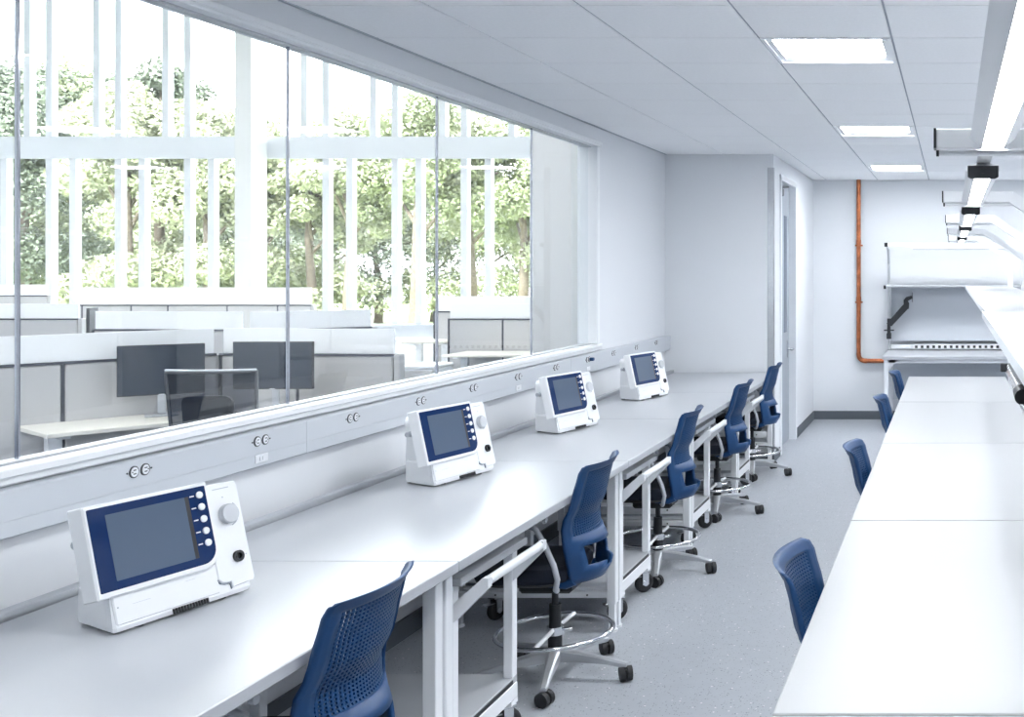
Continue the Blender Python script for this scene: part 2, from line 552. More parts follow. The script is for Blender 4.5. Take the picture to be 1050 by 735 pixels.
low = sorted(p for p in low if cx_(p) > -20.9 and cx_(p) < -2.9 and not 238 < p < 292)
up = sorted(p for p in up if cx_(p) > -20.9 and cx_(p) < -2.9 and not 240 < p < 290)
mullions = {}
for z0, z1, lst in ((.74, 3.97, low), (4.36, 7.75, up)):
    src = None
    for p in lst:
        x = cx_(p)
        if src is None:
            q = MB(); q.box(-.065, .065, -.10, .05, z0, z1, b=.008); src = q.build('mullion', M['mullion'], cw, (x, YC, 0))
        else:
            o = src.copy(); COL.objects.link(o); o.location = (x, YC, 0)
    ed = [-20.9] + [cx_(p) for p in lst] + [-2.9]
    for a, b_ in zip(ed[:-1], ed[1:]):
        B('pane', M['wglass'], cw, (a + .065, b_ - .065, YC + .0, YC + .01, z0, z1))
struct(B('column', M['greypaint'], None, (-13.45, -13.14, 20.28, 20.76, 0, 8.0), b=.01))
struct(B('column_office', M['greypaint'], None, (-4.655, -4.22, 12.0, 12.43, 0, 8.0), b=.01))

# ------------------------------------------------------------ outside
struct(B('ground', M['grass'], None, (-60, 30, 21.2, 70, -.35, -.25)))
struct(B('path', M['conc'], None, (-60, 20, 22.0, 24.5, -.25, -.22)))
NPR = np.random.RandomState(5)
def tree(x, y, h, cr, leafm, label, n=9000, group='trees beyond the office windows', open_=False):
    r = empty('tree', (x, y, -.25), label=label, cat='tree', group=group)
    rg = np.random.RandomState(int(abs(x * 37 + y * 11 + h * 5)) % 9999)
    q = MB()
    top = Vector((rg.uniform(-.3, .3), rg.uniform(-.3, .3), h * .86))
    pts = [Vector((0, 0, 0)), Vector((.05, .03, h * .2)), Vector((rg.uniform(-.15, .15), rg.uniform(-.1, .1), h * .45)), top]
    q.tube(pts, [.045 * h ** .75, .035 * h ** .75, .022 * h ** .75, .008], 7)
    blobs = []
    nb = 9 if open_ else 13
    for k in range(nb):
        t = (.30 + .62 * k / nb)
        base = pts[1].lerp(pts[3], min(1, t * .9))
        a = k * 2.4 + rg.uniform(-.4, .4)
        reach = cr * (1.0 - .55 * max(0, t - .45) / .5) * rg.uniform(.65, 1.0)
        tip = Vector((math.cos(a) * reach, math.sin(a) * reach, min(h * .93, base.z + h * rg.uniform(.05, .18))))
        mid = base.lerp(tip, .5) + Vector((0, 0, .08 * h))
        q.tube([base, mid, tip], [.016 * h ** .7, .010 * h ** .7, .004], 5)
        blobs.append((tip, cr * rg.uniform(.30, .46)))
        blobs.append((mid, cr * rg.uniform(.26, .40)))
    blobs.append((top, cr * .38))
    if not open_:
        for k in range(5):
            a = k * 1.3
            blobs.append((Vector((math.cos(a) * cr * .7, math.sin(a) * cr * .6, h * rg.uniform(.14, .34))), cr * .42))
    q.build('trunk', M['bark'], r)
    C_ = np.array([tuple(b[0]) for b in blobs]); R_ = np.array([b[1] for b in blobs])
    p = R_ ** 2; p /= p.sum()
    ix = rg.choice(len(blobs), n, p=p)
    d = rg.normal(size=(n, 3)); d /= np.linalg.norm(d, axis=1)[:, None]
    rad = R_[ix] * (rg.uniform(.25, 1.0, n) ** .5)
    c = C_[ix] + d * rad[:, None] * np.array([1, 1, .8])
    c[:, 2] = np.clip(c[:, 2], .25, None)
    nn = d * .6 + rg.normal(size=(n, 3)) * .7 + np.array([0, 0, .35]); nn /= np.linalg.norm(nn, axis=1)[:, None]
    t1 = np.cross(nn, rg.normal(size=(n, 3))); t1 /= np.linalg.norm(t1, axis=1)[:, None]
    t2 = np.cross(nn, t1)
    sz = rg.uniform(.04, .095, n)[:, None]
    V = np.stack([c - t1 * sz, c + t2 * sz * .55, c + t1 * sz, c - t2 * sz * .55], 1).reshape(-1, 3)
    me = bpy.data.meshes.new('foliage')
    me.vertices.add(4 * n); me.vertices.foreach_set('co', V.ravel())
    me.loops.add(4 * n); me.loops.foreach_set('vertex_index', np.arange(4 * n, dtype=np.int32))
    me.polygons.add(n); me.polygons.foreach_set('loop_start', np.arange(0, 4 * n, 4, dtype=np.int32))
    me.update(calc_edges=True)
    me.materials.append(M[leafm])
    o = bpy.data.objects.new('foliage', me); COL.objects.link(o); o.parent = r
    o['kind'] = 'stuff'
    return r
def tx(px, y):
    return (px - 976.5) * y / 1110
def th(py, y):
    return 2.05 + (276 - py) * y / 1110
TREES = [  # pixel x, distance, top pixel row, crown radius, leaf, open
    (-40, 31, 20, 2.4, 'leaf3', 0, 'tall dark tree mostly hidden past the first glass joint'),
    (22, 32, 38, 2.3, 'leaf3', 0, 'tall dark green tree behind the first window posts'),
    (75, 34, 36, 2.2, 'leaf1', 0, 'broad tree with mid green crown behind the second pair of posts'),
    (128, 31, 58, 1.7, 'leaf2', 0, 'pale green rounded tree between two taller ones'),
    (163, 33, 34, 1.7, 'leaf3', 1, 'sparse tree whose thin twigs stand above its neighbours'),
    (212, 32, 88, 1.9, 'leaf2', 0, 'pale lower tree beside the broad window column'),
    (272, 34, 100, 1.8, 'leaf1', 0, 'low tree behind the broad window column'),
    (318, 33, 118, 1.5, 'leaf2', 0, 'lowest pale tree under the gap of white sky'),
    (356, 32, 88, 1.7, 'leaf2', 1, 'loose light tree with separate leaf clusters against white sky'),
    (425, 31, 72, 1.9, 'leaf1', 1, 'tree with the highest crown near the third glass joint'),
    (482, 33, 92, 1.7, 'leaf2', 1, 'thin tree with visible branches next to the third glass joint'),
    (535, 32, 100, 1.8, 'leaf1', 1, 'open tree with bent branches in front of the round pillar edge'),
    (592, 33, 96, 1.8, 'leaf2', 0, 'tree seen through the narrow gap past the grey office column'),
    (650, 32, 90, 2.0, 'leaf1', 0, 'tree hidden behind the wall past the window'),
]
for px, y, py, cr, lf, op, lb in TREES:
    tree(tx(px, y), y, th(py, y), cr, lf, lb, n=15000 if op else 27000, open_=bool(op))
BACK = [(0, 'leaf3'), (60, 'leaf1'), (118, 'leaf3'), (170, 'leaf2'), (225, 'leaf3'), (282, 'leaf1'), (335, 'leaf3'), (388, 'leaf2'), (445, 'leaf3'), (500, 'leaf1'), (560, 'leaf2'), (615, 'leaf1')]
for k, (px, lf) in enumerate(BACK):
    y = 40 + (k % 3) * 1.2
    tree(tx(px, y), y, 5.2 + (k * 7 % 5) * .25, 2.2, lf, 'bushy tree in the row behind the taller window trees', n=16000, group='back row of bushy trees')

# ------------------------------------------------------------ wall raceway
rw = empty('cable_raceway', (WX, 0, 0), label='long pale metal power raceway running under the window', cat='raceway')
q = MB(); q.box(0, .05, .3, YP - .002, 1.05, 1.186, b=.004); q.build('channel', M['raceway'], rw)
q = MB(); q.box(.05, .0525, .3, YP - .002, 1.056, 1.098); q.box(.05, .0525, .3, YP - .002, 1.101, 1.180); q.build('cover', M['raceway'], rw)
def outlet_mb():
    q = MB()
    for sgn in (-1, 1):
        cy = sgn * .024
        for r0, x1, mi in ((.0195, .0030, 1), (.0155, .0042, 0)):
            q.cyl((0, cy, 0), (x1, cy, 0), r0, n=18, mi=mi)
        for dz in (-.006, .006):
            q.box(.0042, .0050, cy - .006, cy + .006, dz - .0018, dz + .0018, mi=1)
        q.box(.0042, .0050, cy + (.008 if sgn > 0 else -.012), cy + (.012 if sgn > 0 else -.008), -.002, .002, mi=1)
    q.cyl((0, -.052, 0), (.002, -.052, 0), .003, n=8, mi=1)
    q.cyl((0, .052, 0), (.002, .052, 0), .003, n=8, mi=1)
    return q
o0 = None
for y in (1.66, 2.88, 3.494, 4.11, 4.738, 5.345, 5.933, 6.545, 7.17, 7.80, 8.39, 9.0, 9.6):
    if o0 is None:
        o0 = outlet_mb().build('outlet', [M['white'], M['darkgrey']], rw, (.0525, y, 1.150))
    else:
        o = o0.copy(); COL.objects.link(o); o.location = (.0525, y, 1.150)
for y in (4.11, 6.545, 7.80):
    q = MB(); q.box(0, .004, -.038, .038, -.016, .016, b=.002); q.box(.004, .007, -.016, -.002, -.007, .007); q.box(.004, .007, .002, .016, -.007, .007)
    q.build('data_plate', M['white'], rw, (.0525, y, 1.083))
q = MB(); q.box(0, .03, .008, .040, -.012, .012, b=.004); q.build('blue_plug', M['blue'], rw, (.0575, 7.80, 1.150))['label'] = 'small blue plug in one outlet'
for y in (4.40, 7.45):
    B('seam_cover', M['raceway'], rw, (.0525, .0535, y, y + .012, 1.052, 1.184))

# ------------------------------------------------------------ lab tables
TZ = .842
def lab_table(x0, x1, y0, y1, front, label, group, grey):
    """front = +1 if the aisle side is x1, -1 if it is x0"""
    cx, cy = (x0 + x1) / 2, (y0 + y1) / 2
    r = empty('lab_table', (cx, cy, 0), label=label, cat='table', group=group)
    a, b_ = x0 - cx, x1 - cx; g_ = .0015 if grey else .005
    c, d = y0 - cy + g_, y1 - cy - g_
    q = MB(); q.box(a, b_, c, d, TZ - .036, TZ, b=.003); q.build('tabletop', M['topgrey'] if grey else M['top'], r)
    lf = (b_ - .07) if front > 0 else (a + .07)
    lb = (a + .09) if front > 0 else (b_ - .06)
    mb = {}
    for yy in (c + .034, d - .034):
        for k, xx in enumerate((lf, lb)):
            q = MB(); q.box(-.022, .022, -.024, .024, .14, TZ - .036, b=.003)
            leg = q.build('leg', M['white'], r, (xx, yy, 0))
            q = MB(); q.box(-.016, .016, -.017, .017, .012, .14, b=.002); q.cyl((0, 0, 0), (0, 0, .012), .026, n=12)
            q.build('foot', M['white'], leg)
        xa, xb = sorted((lf, lb))
        B('stretcher', M['white'], r, (xa + .022, xb - .022, yy - .018, yy + .018, .245, .295), b=.003)
        B('stretcher', M['white'], r, (xa + .022, xb - .022, yy - .018, yy + .018, .170, .200), b=.003)
        q = MB()
        for xx in (xa + .12, xb - .12, xa + .22):
            q.cyl((xx, yy - .0175, .270), (xx, yy - .020, .270), .006, n=8); q.cyl((xx, yy - .0175, .185), (xx, yy - .020, .185), .005, n=8)
        q.build('bolt', M['darkgrey'], r)
    xa, xb = sorted((lf, lb))
    ap = lf - .085 * front
    B('apron', M['white'], r, (ap - .012, ap + .012, c + .06, d - .06, .762, TZ - .036), b=.002)
    B('apron', M['white'], r, (lb - .012, lb + .012, c + .06, d - .06, .762, TZ - .036), b=.002)
    q = MB(); q.box(lf - .035 * front, lf + .012 * front, -.05, .0, TZ - .056, TZ - .036, b=.002)
    q.cyl((lf + .004 * front, -.025, TZ - .075), (lf + .018 * front, -.025, TZ - .075), .014, n=12)
    q.box(lf - .004, lf + .004, -.032, -.018, TZ - .075, TZ - .05)
    q.build('latch', M['greyplastic'], r)
    return r
DX0, DX1 = -2.575, -1.62
seams = [1.70, 3.555, 5.42, 6.93, 8.42, 10.06]
names = ['grey-white lab table carrying the biggest device, cut off by the picture edge',
         'grey-white lab table under the second device from the camera',
         'grey-white lab table under the third device from the camera',
         'grey-white lab table under the small device beside the stub wall',
         'grey-white lab table with bare top butting the stub wall']
for k in range(5):
    lab_table(DX0, DX1, seams[k], seams[k + 1], 1, names[k], 'lab tables along the window wall', True)
br = tag(B('table_upstand', M['alu'], None, (DX0 - .045, DX0 - .008, 1.70, 10.05, TZ - .02, TZ + .022), b=.003),
         'long grey metal strip along the back edge of the window tables', 'strip')
rs = [.6, 2.33, 4.13, 5.97, 7.82, 9.67]
rn = ['glossy white table cut off by the bottom picture edge, nothing on it',
      'white table behind the second blue chair back of the centre row',
      'white table between the second and third seams of the centre row',
      'white table next to last in the centre row before the workbench',
      'white table at the far end of the centre row before the workbench']
rn = ['long white centre table cut off by the bottom edge of the picture',
      'second white centre table, between the first and second cross seams',
      'third white centre table, between the second and third cross seams',
      'fourth white centre table, short of the one beside the workbench',
      'white centre table at the end facing the back workbench']
rs = [.52, 2.33, 4.13, 5.97, 7.82, 9.67]
for k in range(5):
    lab_table(-.388, .475, rs[k], rs[k + 1], -1, rn[k], 'white tables of the centre row', False)

# ------------------------------------------------------------ rolling carts
def caster(parent, x, y, front=1):
    q = MB()
    q.box(-.030, .030, -.030, .030, .112, .122, b=.002)
    q.box(-.024, -.018, -.018, .018, .045, .112); q.box(.018, .024, -.018, .018, .045, .112)
    c = q.build('caster', M['chrome'], parent, (x, y, 0))
    q = MB()
    prof = [(-.015, .040), (-.012, .050), (-.006, .0535), (.006, .0535), (.012, .050), (.015, .040)]
    q.loft([[(px, rr * math.cos(t * 2 * PI / 20), .0535 + rr * math.sin(t * 2 * PI / 20)) for t in range(20)] for px, rr in prof])
    q.build('wheel', M['rubber'], c)
    q = MB(); q.cyl((-.027, 0, .0535), (.027, 0, .0535), .016, n=12); q.build('hub', M['chrome'], c)
    q = MB(); q.box(-.016, .016, -.075, -.02, .088, .096, b=.002); q.build('brake_lever', M['steel'], c)
    c.rotation_euler = (0, 0, math.radians(-48) if front > 0 else math.radians(-25))
    return c
def cart():
    r = empty('rolling_cart')
    L = .56; D = .71           # local: x from -D (wall) to 0 (aisle), y from 0 to L
    q = MB(); q.box(-D, .034, -.01, L, .728, .756, b=.003); q.build('worktop', M['topgrey'], r)
    for x in (-.036, -D + .02):
        for y in (.0, L - .06):
            q = MB(); q.box(x, x + .036, y, y + .045, .225, .728, b=.003); q.build('leg', M['white'], r)
    B('shelf', M['topgrey'], r, (-D + .02, 0, .0, L - .015, .200, .226), b=.002)
    B('shelf_edge', M['black'], r, (.0, .0025, .045, L - .06, .204, .219))
    B('lower_frame', M['white'], r, (-.03, .002, 0, L - .015, .140, .200), (-D + .02, -D + .05, 0, L - .015, .140, .200),
      (-D + .05, -.03, 0, .03, .140, .200), (-D + .05, -.03, L - .045, L - .015, .140, .200), b=.003)
    for y in (.004, L - .06):
        q = MB()
        poly = [(-.0, .60), (.118, .718), (.118, .752), (.098, .752), (-.0, .665)]
        q.plate(poly, lambda u, v, n, y=y: (u, n, v), y, y + .036, b=.003)
        q.build('handle_bracket', M['white'], r)
    q = MB(); q.cyl((.104, .04, .735), (.104, L - .06, .735), .0165, n=16); q.build('handle', M['white'], r)
    for x, f in ((-.028, 1), (-D + .06, -1)):
        for y in (.035, L - .045):
            q = MB(); q.box(x - .03, x + .03, y - .03, y + .03, .122, .14)
            q.build('caster_plate', M['white'], r)
            caster(r, x, y, f)
    return r
c0 = cart()
for k, (y, lb) in enumerate(((3.665, 'white rolling cart with push bar closest to the camera under the table'),
                             (5.525, 'white rolling cart with push bar behind the second blue stool'),
                             (7.02, 'white rolling cart with push bar behind the third blue stool'),
                             (8.51, 'white rolling cart with push bar between the last two blue stools'))):
    r = c0 if k == 0 else dup(c0)
    r.location = (-1.692, y, 0)
    tag(r, lb, 'cart', 'rolling carts tucked under the window tables')

# ------------------------------------------------------------ drafting chairs
def lerp_tab(t, z):
    for (z0, a), (z1, b_) in zip(t[:-1], t[1:]):
        if z <= z1:
            k = max(0, (z - z0) / (z1 - z0)); k = k * k * (3 - 2 * k) * .5 + k * .5
            return a + (b_ - a) * k
    return t[-1][1]
YW = [(.44, -.12), (.54, -.118), (.65, -.106), (.72, -.104), (.80, -.1395), (.845, -.150), (.935, -.173), (.955, -.184), (.972, -.197)]
WW = [(.44, .15), (.50, .178), (.58, .205), (.70, .222), (.85, .214), (.935, .209), (.972, .206)]
DD = [(.44, .075), (.52, .118), (.60, .105), (.68, .066), (.75, .060), (.972, .054)]
def SB(u, z, n=0.0):
    return (u * lerp_tab(WW, z), lerp_tab(YW, z) - lerp_tab(DD, z) * (1 - u * u) - n * .95, z + n * .2 * (1 if z > .72 else 0))
def masked_shell(q, us, zs, keep, t):
    nu, nz = len(us) - 1, len(zs) - 1
    vs = []
    for n in (0, t):
        for z in zs:
            for u in us:
                vs.append(SB(u, z, n))
    N = (nu + 1) * (nz + 1)
    I = lambda i, j, k: k * N + j * (nu + 1) + i
    K = [[keep((us[i] + us[i + 1]) / 2, (zs[j] + zs[j + 1]) / 2) for j in range(nz)] for i in range(nu)]
    g = lambda i, j: 0 <= i < nu and 0 <= j < nz and K[i][j]
    fs = []
    for i in range(nu):
        for j in range(nz):
            if not K[i][j]:
                continue
            fs.append((I(i, j, 0), I(i + 1, j, 0), I(i + 1, j + 1, 0), I(i, j + 1, 0)))
            fs.append((I(i, j, 1), I(i, j + 1, 1), I(i + 1, j + 1, 1), I(i + 1, j, 1)))
            if not g(i - 1, j): fs.append((I(i, j, 0), I(i, j + 1, 0), I(i, j + 1, 1), I(i, j, 1)))
            if not g(i + 1, j): fs.append((I(i + 1, j, 0), I(i + 1, j, 1), I(i + 1, j + 1, 1), I(i + 1, j + 1, 0)))
            if not g(i, j - 1): fs.append((I(i, j, 0), I(i, j, 1), I(i + 1, j, 1), I(i + 1, j, 0)))
            if not g(i, j + 1): fs.append((I(i, j + 1, 0), I(i + 1, j + 1, 0), I(i + 1, j + 1, 1), I(i, j + 1, 1)))
    used = sorted({i for f in fs for i in f}); mp = {o: n for n, o in enumerate(used)}
    q.add([vs[i] for i in used], [tuple(mp[i] for i in f) for f in fs], 0, True)
def chair():
    r = empty('drafting_chair')
    # perforated panel: a lattice of real holes
    q = MB()
    nu, nz = 24, 26
    U = [-.82 + 1.64 * i / nu for i in range(nu + 1)]
    Z = [.662 + .274 * j / nz for j in range(nz + 1)]
    vs = []; fs = []
    def addv(u, z, n):
        vs.append(SB(u, z, n)); return len(vs) - 1
    G = {(i, j, k): addv(U[i], Z[j], .002 + .006 * k) for i in range(nu + 1) for j in range(nz + 1) for k in (0, 1)}
    for i in range(nu):
        for j in range(nz):
            cu, cz = (U[i] + U[i + 1]) / 2, (Z[j] + Z[j + 1]) / 2
            hu, hz = (U[i + 1] - U[i]) * .27, (Z[j + 1] - Z[j]) * .31
            sk = hu * .5 * (1 if (i + j) % 2 else -1)
            h = {k: [addv(cu + du, cz + dz, .002 + .006 * k) for du, dz in ((-hu + sk * .0, -hz), (hu, -hz), (hu, hz), (-hu, hz))] for k in (0, 1)}
            o = {k: [G[i, j, k], G[i + 1, j, k], G[i + 1, j + 1, k], G[i, j + 1, k]] for k in (0, 1)}
            for a in range(4):
                b_ = (a + 1) % 4
                fs.append((o[0][a], o[0][b_], h[0][b_], h[0][a]))
                fs.append((o[1][a], h[1][a], h[1][b_], o[1][b_]))
                fs.append((h[0][a], h[0][b_], h[1][b_], h[1][a]))
    q.add(vs, fs)
    q.build('perforated_panel', M['blue'], r)
    q = MB()
    us = [-1, -.955, -.90, -.82, -.7, -.55, -.4, -.2, 0, .2, .4, .55, .7, .82, .90, .955, 1]
    zs = [.455, .475, .50, .53, .56, .59, .615, .635, .662, .70, .74, .78, .82, .86, .90, .936, .944, .950, .957, .963, .968]
    def keep(u, z):
        a = abs(u)
        if z > .936:
            return not (a > .955 and z > .963)
        if a > .82 and z > .56: return True
        if .615 < z < .662: return True
        if z <= .53: return a > .25 or z < .50
        if .53 < z <= .615: return a > .70
        return False
    masked_shell(q, us, zs, keep, .016)
    q.build('back_frame', M['blue'], r)
    # lower wrap joining the back to the seat pan
    for sx in (-1, 1):
        q = MB(); q.tube([(sx * .150, -.135, .47), (sx * .150, -.10, .452), (sx * .13, -.02, .450)], [.022, .020, .016], 8)
        q.build('back_mount', M['blue'], r)
    # seat
    q = MB()
    def sring(s, z, dy=0):
        return [(x * s, (y - .07) * s + .07 + dy, z) for x, y in rrect(-.225, .225, -.125, .29, [.11, .11, .09, .09], 6)]
    q.loft([sring(.86, .462), sring(.97, .470), sring(1.0, .490), sring(.99, .515), sring(.93, .528), sring(.80, .524), sring(.4, .518)])
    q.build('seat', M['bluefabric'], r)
    q = MB(); q.loft([sring(.60, .440), sring(.80, .447), sring(.88, .4615)]); q.build('seat_pan', M['black'], r)
    q = MB(); q.box(-.085, .085, -.10, .13, .392, .440, b=.012)
    q.tube([(.08, .04, .42), (.20, .05, .415), (.25, .05, .41)], .006, 8)
    q.build('tilt_mechanism', M['black'], r)
    for sx in (-1, 1):
        q = MB()
        q.tube([(sx * .10, -.045, .425), (sx * .17, -.07, .432), (sx * .235, -.088, .455), (sx * .246, -.100, .50), (sx * .247, -.085, .56), (sx * .247, -.045, .65), (sx * .247, -.010, .712), (sx * .245, .03, .728), (sx * .243, .09, .730)], .0115, 10)
        a = q.build('arm_tube', M['greyplastic'], r)
        q = MB(); q.box(sx * .243 - .035, sx * .243 + .035, .01, .17, .735, .752, b=.008); q.build('arm_pad', M['black'], a)
    q = MB(); q.cyl((0, 0, .30), (0, 0, .395), .0145, n=14); q.build('gas_rod', M['black'], r)
    q = MB(); q.cyl((0, 0, .215), (0, 0, .325), .026, .025, 16); q.cyl((0, 0, .08), (0, 0, .215), .030, .030, 16); q.build('column_sleeve', M['black'], r)
    q = MB(); q.tube([(.245 * math.cos(2 * PI * k / 40), .245 * math.sin(2 * PI * k / 40), .205) for k in range(40)], .0105, 10, closed=True)
    ring = q.build('foot_ring', M['chrome'], r)
    for sx in (-1, 1):
        q = MB(); q.cyl((sx * .030, 0, .215), (sx * .238, 0, .208), .0095, n=10); q.build('spoke', M['white'], ring)
    q = MB(); q.cyl((0, 0, .192), (0, 0, .228), .036, .036, 18); q.cyl((0, -.03, .21), (.02, -.065, .21), .010, n=10); q.build('ring_clamp', M['chrome'], ring)
    hub = MB(); hub.cyl((0, 0, .075), (0, 0, .130), .045, .038, 18); hub.build('base_hub', M['alu'], r)
    leg0 = None
    for k in range(5):
        a = -PI / 2 + math.radians(-6) + k * 2 * PI / 5
        if leg0 is None:
            q = MB()
            def rg(x, hw, zt, zb):
                return [(x, -hw, zb), (x, hw, zb), (x, hw, zt - .006), (x, hw * .6, zt), (x, -hw * .6, zt), (x, -hw, zt - .006)]
            q.loft([rg(.03, .026, .128, .078), rg(.12, .022, .118, .078), rg(.24, .017, .098, .072), rg(.315, .015, .082, .060), rg(.330, .012, .078, .062)], smooth=False)
            leg0 = q.build('base_leg', M['alu'], r)
            q = MB()
            q.cyl((.315, 0, .03), (.315, 0, .064), .008, n=8)
            q.cyl((.328, -.026, .030), (.328, -.005, .032), .032, n=18); q.cyl((.328, .005, .032), (.328, .026, .032), .032, n=18)
            q.box(.298, .345, -.006, .006, .022, .052, b=.004)
            q.v = [(x - .322, y, z) for x, y, z in q.v]
            c_ = q.build('caster', M['rubber'], leg0, (.322, 0, 0))
            leg0.rotation_euler = (0, 0, a)
            c_.rotation_euler = (0, 0, math.radians(-152 + 8 * k) - a)
        else:
            o = dup(leg0, r); o.rotation_euler = (0, 0, a)
            o.children[0].rotation_euler = (0, 0, math.radians(-152 + 11 * k) - a)
    return r
ch0 = chair()
CH_L = [(2.88, -1.742, 2, 'blue perforated drafting chair closest to the camera, cut off by the frame'),
        (4.775, -1.752, 0, 'blue drafting chair with its whole chrome foot ring and star base in view'),
        (6.45, -1.754, 1, 'blue drafting chair at the third window table, third from the stub wall'),
        (8.02, -1.742, -2, 'blue drafting chair second from the stub wall at the window tables'),
        (9.49, -1.756, -1, 'blue drafting chair beside the stub wall at the end window table')]
for k, (y, x, rz, lb) in enumerate(CH_L):
    r = ch0 if k == 0 else dup(ch0)
    r.location = (x, y, 0); r.rotation_euler = (0, 0, PI / 2 + math.radians(rz))
    tag(r, lb, 'chair', 'blue chairs at the window tables')
CH_R = [(3.15, -.254, 0, 'blue chair tucked into the centre table, its back the biggest of the four there'),
        (5.12, -.254, 0, 'blue chair second along the centre tables counted from the camera'),
        (7.05, -.254, 0, 'blue chair third along the centre tables counted from the camera'),
        (8.78, -.254, 0, 'smallest blue chair at the centre tables, against the workbench')]
for k, (y, x, rz, lb) in enumerate(CH_R):
    r = dup(ch0)
    r.location = (x, y, 0); r.rotation_euler = (0, 0, -PI / 2 + math.radians(rz))
    tag(r, lb, 'chair', 'blue chairs at the centre tables')

# ------------------------------------------------------------ bedside devices
def device():
    r = empty('medical_monitor')
    T = math.radians(13.5)
    ct, st = math.cos(T), math.sin(T)
    def P(u, v, n):
        return (u - .2, -.10 + v * st - n * ct, .008 + v * ct + n * st)
    def yz(v, n):
        p = P(0, v, n); return (p[1], p[2])
    # body: tapers towards the back
    q = MB()
    rings = []
    for y, x0, x1, zt in ((-.045, -.165, .200, .305), (.02, -.150, .190, .300), (.065, -.140, .180, .255), (.085, -.135, .175, .13)):
        rings.append([(x, y + z * .24 * (1 - .6 * (y > .05)), z) for x, z in rrect(x0, x1, .02, zt, [.01, .01, .03, .03], 4)])
    q.loft(rings, smooth=False)
    q.build('body', M['device'], r)
    # flared lower base, narrower at the back
    q = MB()
    pb = [(-.196, -.098), (-.190, -.104), (.212, -.104), (.218, -.098), (.185, .085), (.165, .102), (-.125, .102), (-.145, .085)]
    q.loft([[(x * .985, y * .97, .008) for x, y in pb], [(x, y, .020) for x, y in pb], [(x * .985, max(-.084, y * .97) + .002, .098) for x, y in pb], [(x * .93, max(-.076, y * .86), .118) for x, y in pb]], smooth=False)
    q.build('base', M['device'], r)
    # tilted front parts
    q = MB(); q.plate(rrect(.010, .314, .016, .100, [.006, .004, .004, .004], 3), P, -.02, .010, b=.003); q.build('lower_panel', M['device'], r)
    q = MB()
    cp = [(.312, .054), (.322, .042), (.336, .038), (.352, .038), (.354, .020), (.424, .024), (.430, .034), (.428, .312), (.422, .324), (.322, .327), (.312, .327)]
    q.plate(cp, P, -.035, .012, b=.003); q.build('control_panel', M['device'], r)
    q = MB(); q.plate(cp[:5] + [(.350, .017), (.348, .034), (.334, .034), (.319, .039), (.309, .052)], P, .0, .0108); q.build('panel_seam', M['seam'], r)
    q = MB(); q.plate(rrect(-.034, .324, .092, .338, [.004, .050, .006, .006], 6), P, -.028, .022, b=.004); q.build('screen_bezel', M['device'], r)
    q = MB(); q.plate(rrect(-.025, .314, .108, .328, [.003, .042, .004, .004], 6), P, .021, .0235, b=.0008); g = q.build('display_window', M['navy'], r)
    q = MB(); q.plate(rrect(.020, .246, .130, .306, .002, 2), P, .0235, .0239); q.build('screen', M['lcd'], g)
    q = MB(); q.plate(rrect(.246, .258, .130, .306, .001, 1), P, .0235, .0238); q.build('screen_margin', M['black'], g)
    for k in range(5):
        v = .304 - k * .0345
        q = MB()
        c = circ(.292, v, .0100, 16)
        q.loft([[P(a, b_, .0235) for a, b_ in c], [P(a, b_, .0265) for a, b_ in c], [P(.292 + (a - .292) * .8, v + (b_ - v) * .8, .0275) for a, b_ in c]], smooth=False)
        q.build('soft_key', M['device'], g)
        q = MB(); q.plate(rrect(.262, .276, v - .0018, v + .0018, .0004, 1), P, .0235, .0238); q.build('key_label', M['device'], g)
    du, dv = .378, .232
    q = MB(); c = circ(du, dv, .0290, 32)
    q.loft([[P(a, b_, .010) for a, b_ in c], [P(a, b_, .024) for a, b_ in c], [P(du + (a - du) * .9, dv + (b_ - dv) * .9, .028) for a, b_ in c]], smooth=False)
    q.build('dial', M['alu'], r)
    q = MB()
    arc = [(math.radians(-75 + 125 * k / 14)) for k in range(15)]
    q.plate([(du + .038 * math.cos(t), dv + .038 * math.sin(t)) for t in arc] + [(du + .0345 * math.cos(t), dv + .0345 * math.sin(t)) for t in reversed(arc)], P, .011, .0126)
    q.build('dial_scale', M['devicegrey'], r)
    q = MB(); q.plate(circ(du - .005, .283, .0022, 8), P, .011, .0127); q.plate(rrect(.345, .398, .308, .3105, .0005, 1), P, .011, .0125); q.plate(circ(.414, .104, .002, 8), P, .011, .0127)
    q.build('print', M['devicegrey'], r)
    q = MB(); c = circ(.386, .104, .0165, 24)
    q.loft([[P(a, b_, .010) for a, b_ in c], [P(a, b_, .020) for a, b_ in c], [P(.386 + (a - .386) * .55, .104 + (b_ - .104) * .55, .020) for a, b_ in c], [P(.386 + (a - .386) * .5, .104 + (b_ - .104) * .5, .012) for a, b_ in c]], smooth=False)
    q.build('socket', M['black'], r)
    q = MB()
    for k in range(13):
        q.plate(rrect(.165 + k * .0085, .1695 + k * .0085, .000, .014, .0003, 1), P, .008, .0122)
    q.build('vent', M['black'], r)
    q = MB()
    q.plate(rrect(.060, .110, .0605, .0612, .0001, 1), P, .009, .0103); q.plate(rrect(.215, .245, .0765, .0772, .0001, 1), P, .009, .0103); q.plate(circ(.020, .062, .0022, 8), P, .009, .0106)
    q.build('panel_mark', M['devicegrey'], r)
    q = MB(); q.cyl((-.150, .05, .225), (-.182, .05, .225), .014, .011, 14); q.build('side_knob', M['devicegrey'], r)
    for x in (-.11, .14):
        for y in (-.075, .08):
            q = MB(); q.cyl((x, y, 0), (x, y, .010), .014, n=12); q.build('rubber_foot', M['rubber'], r)
    return r
d0 = device()
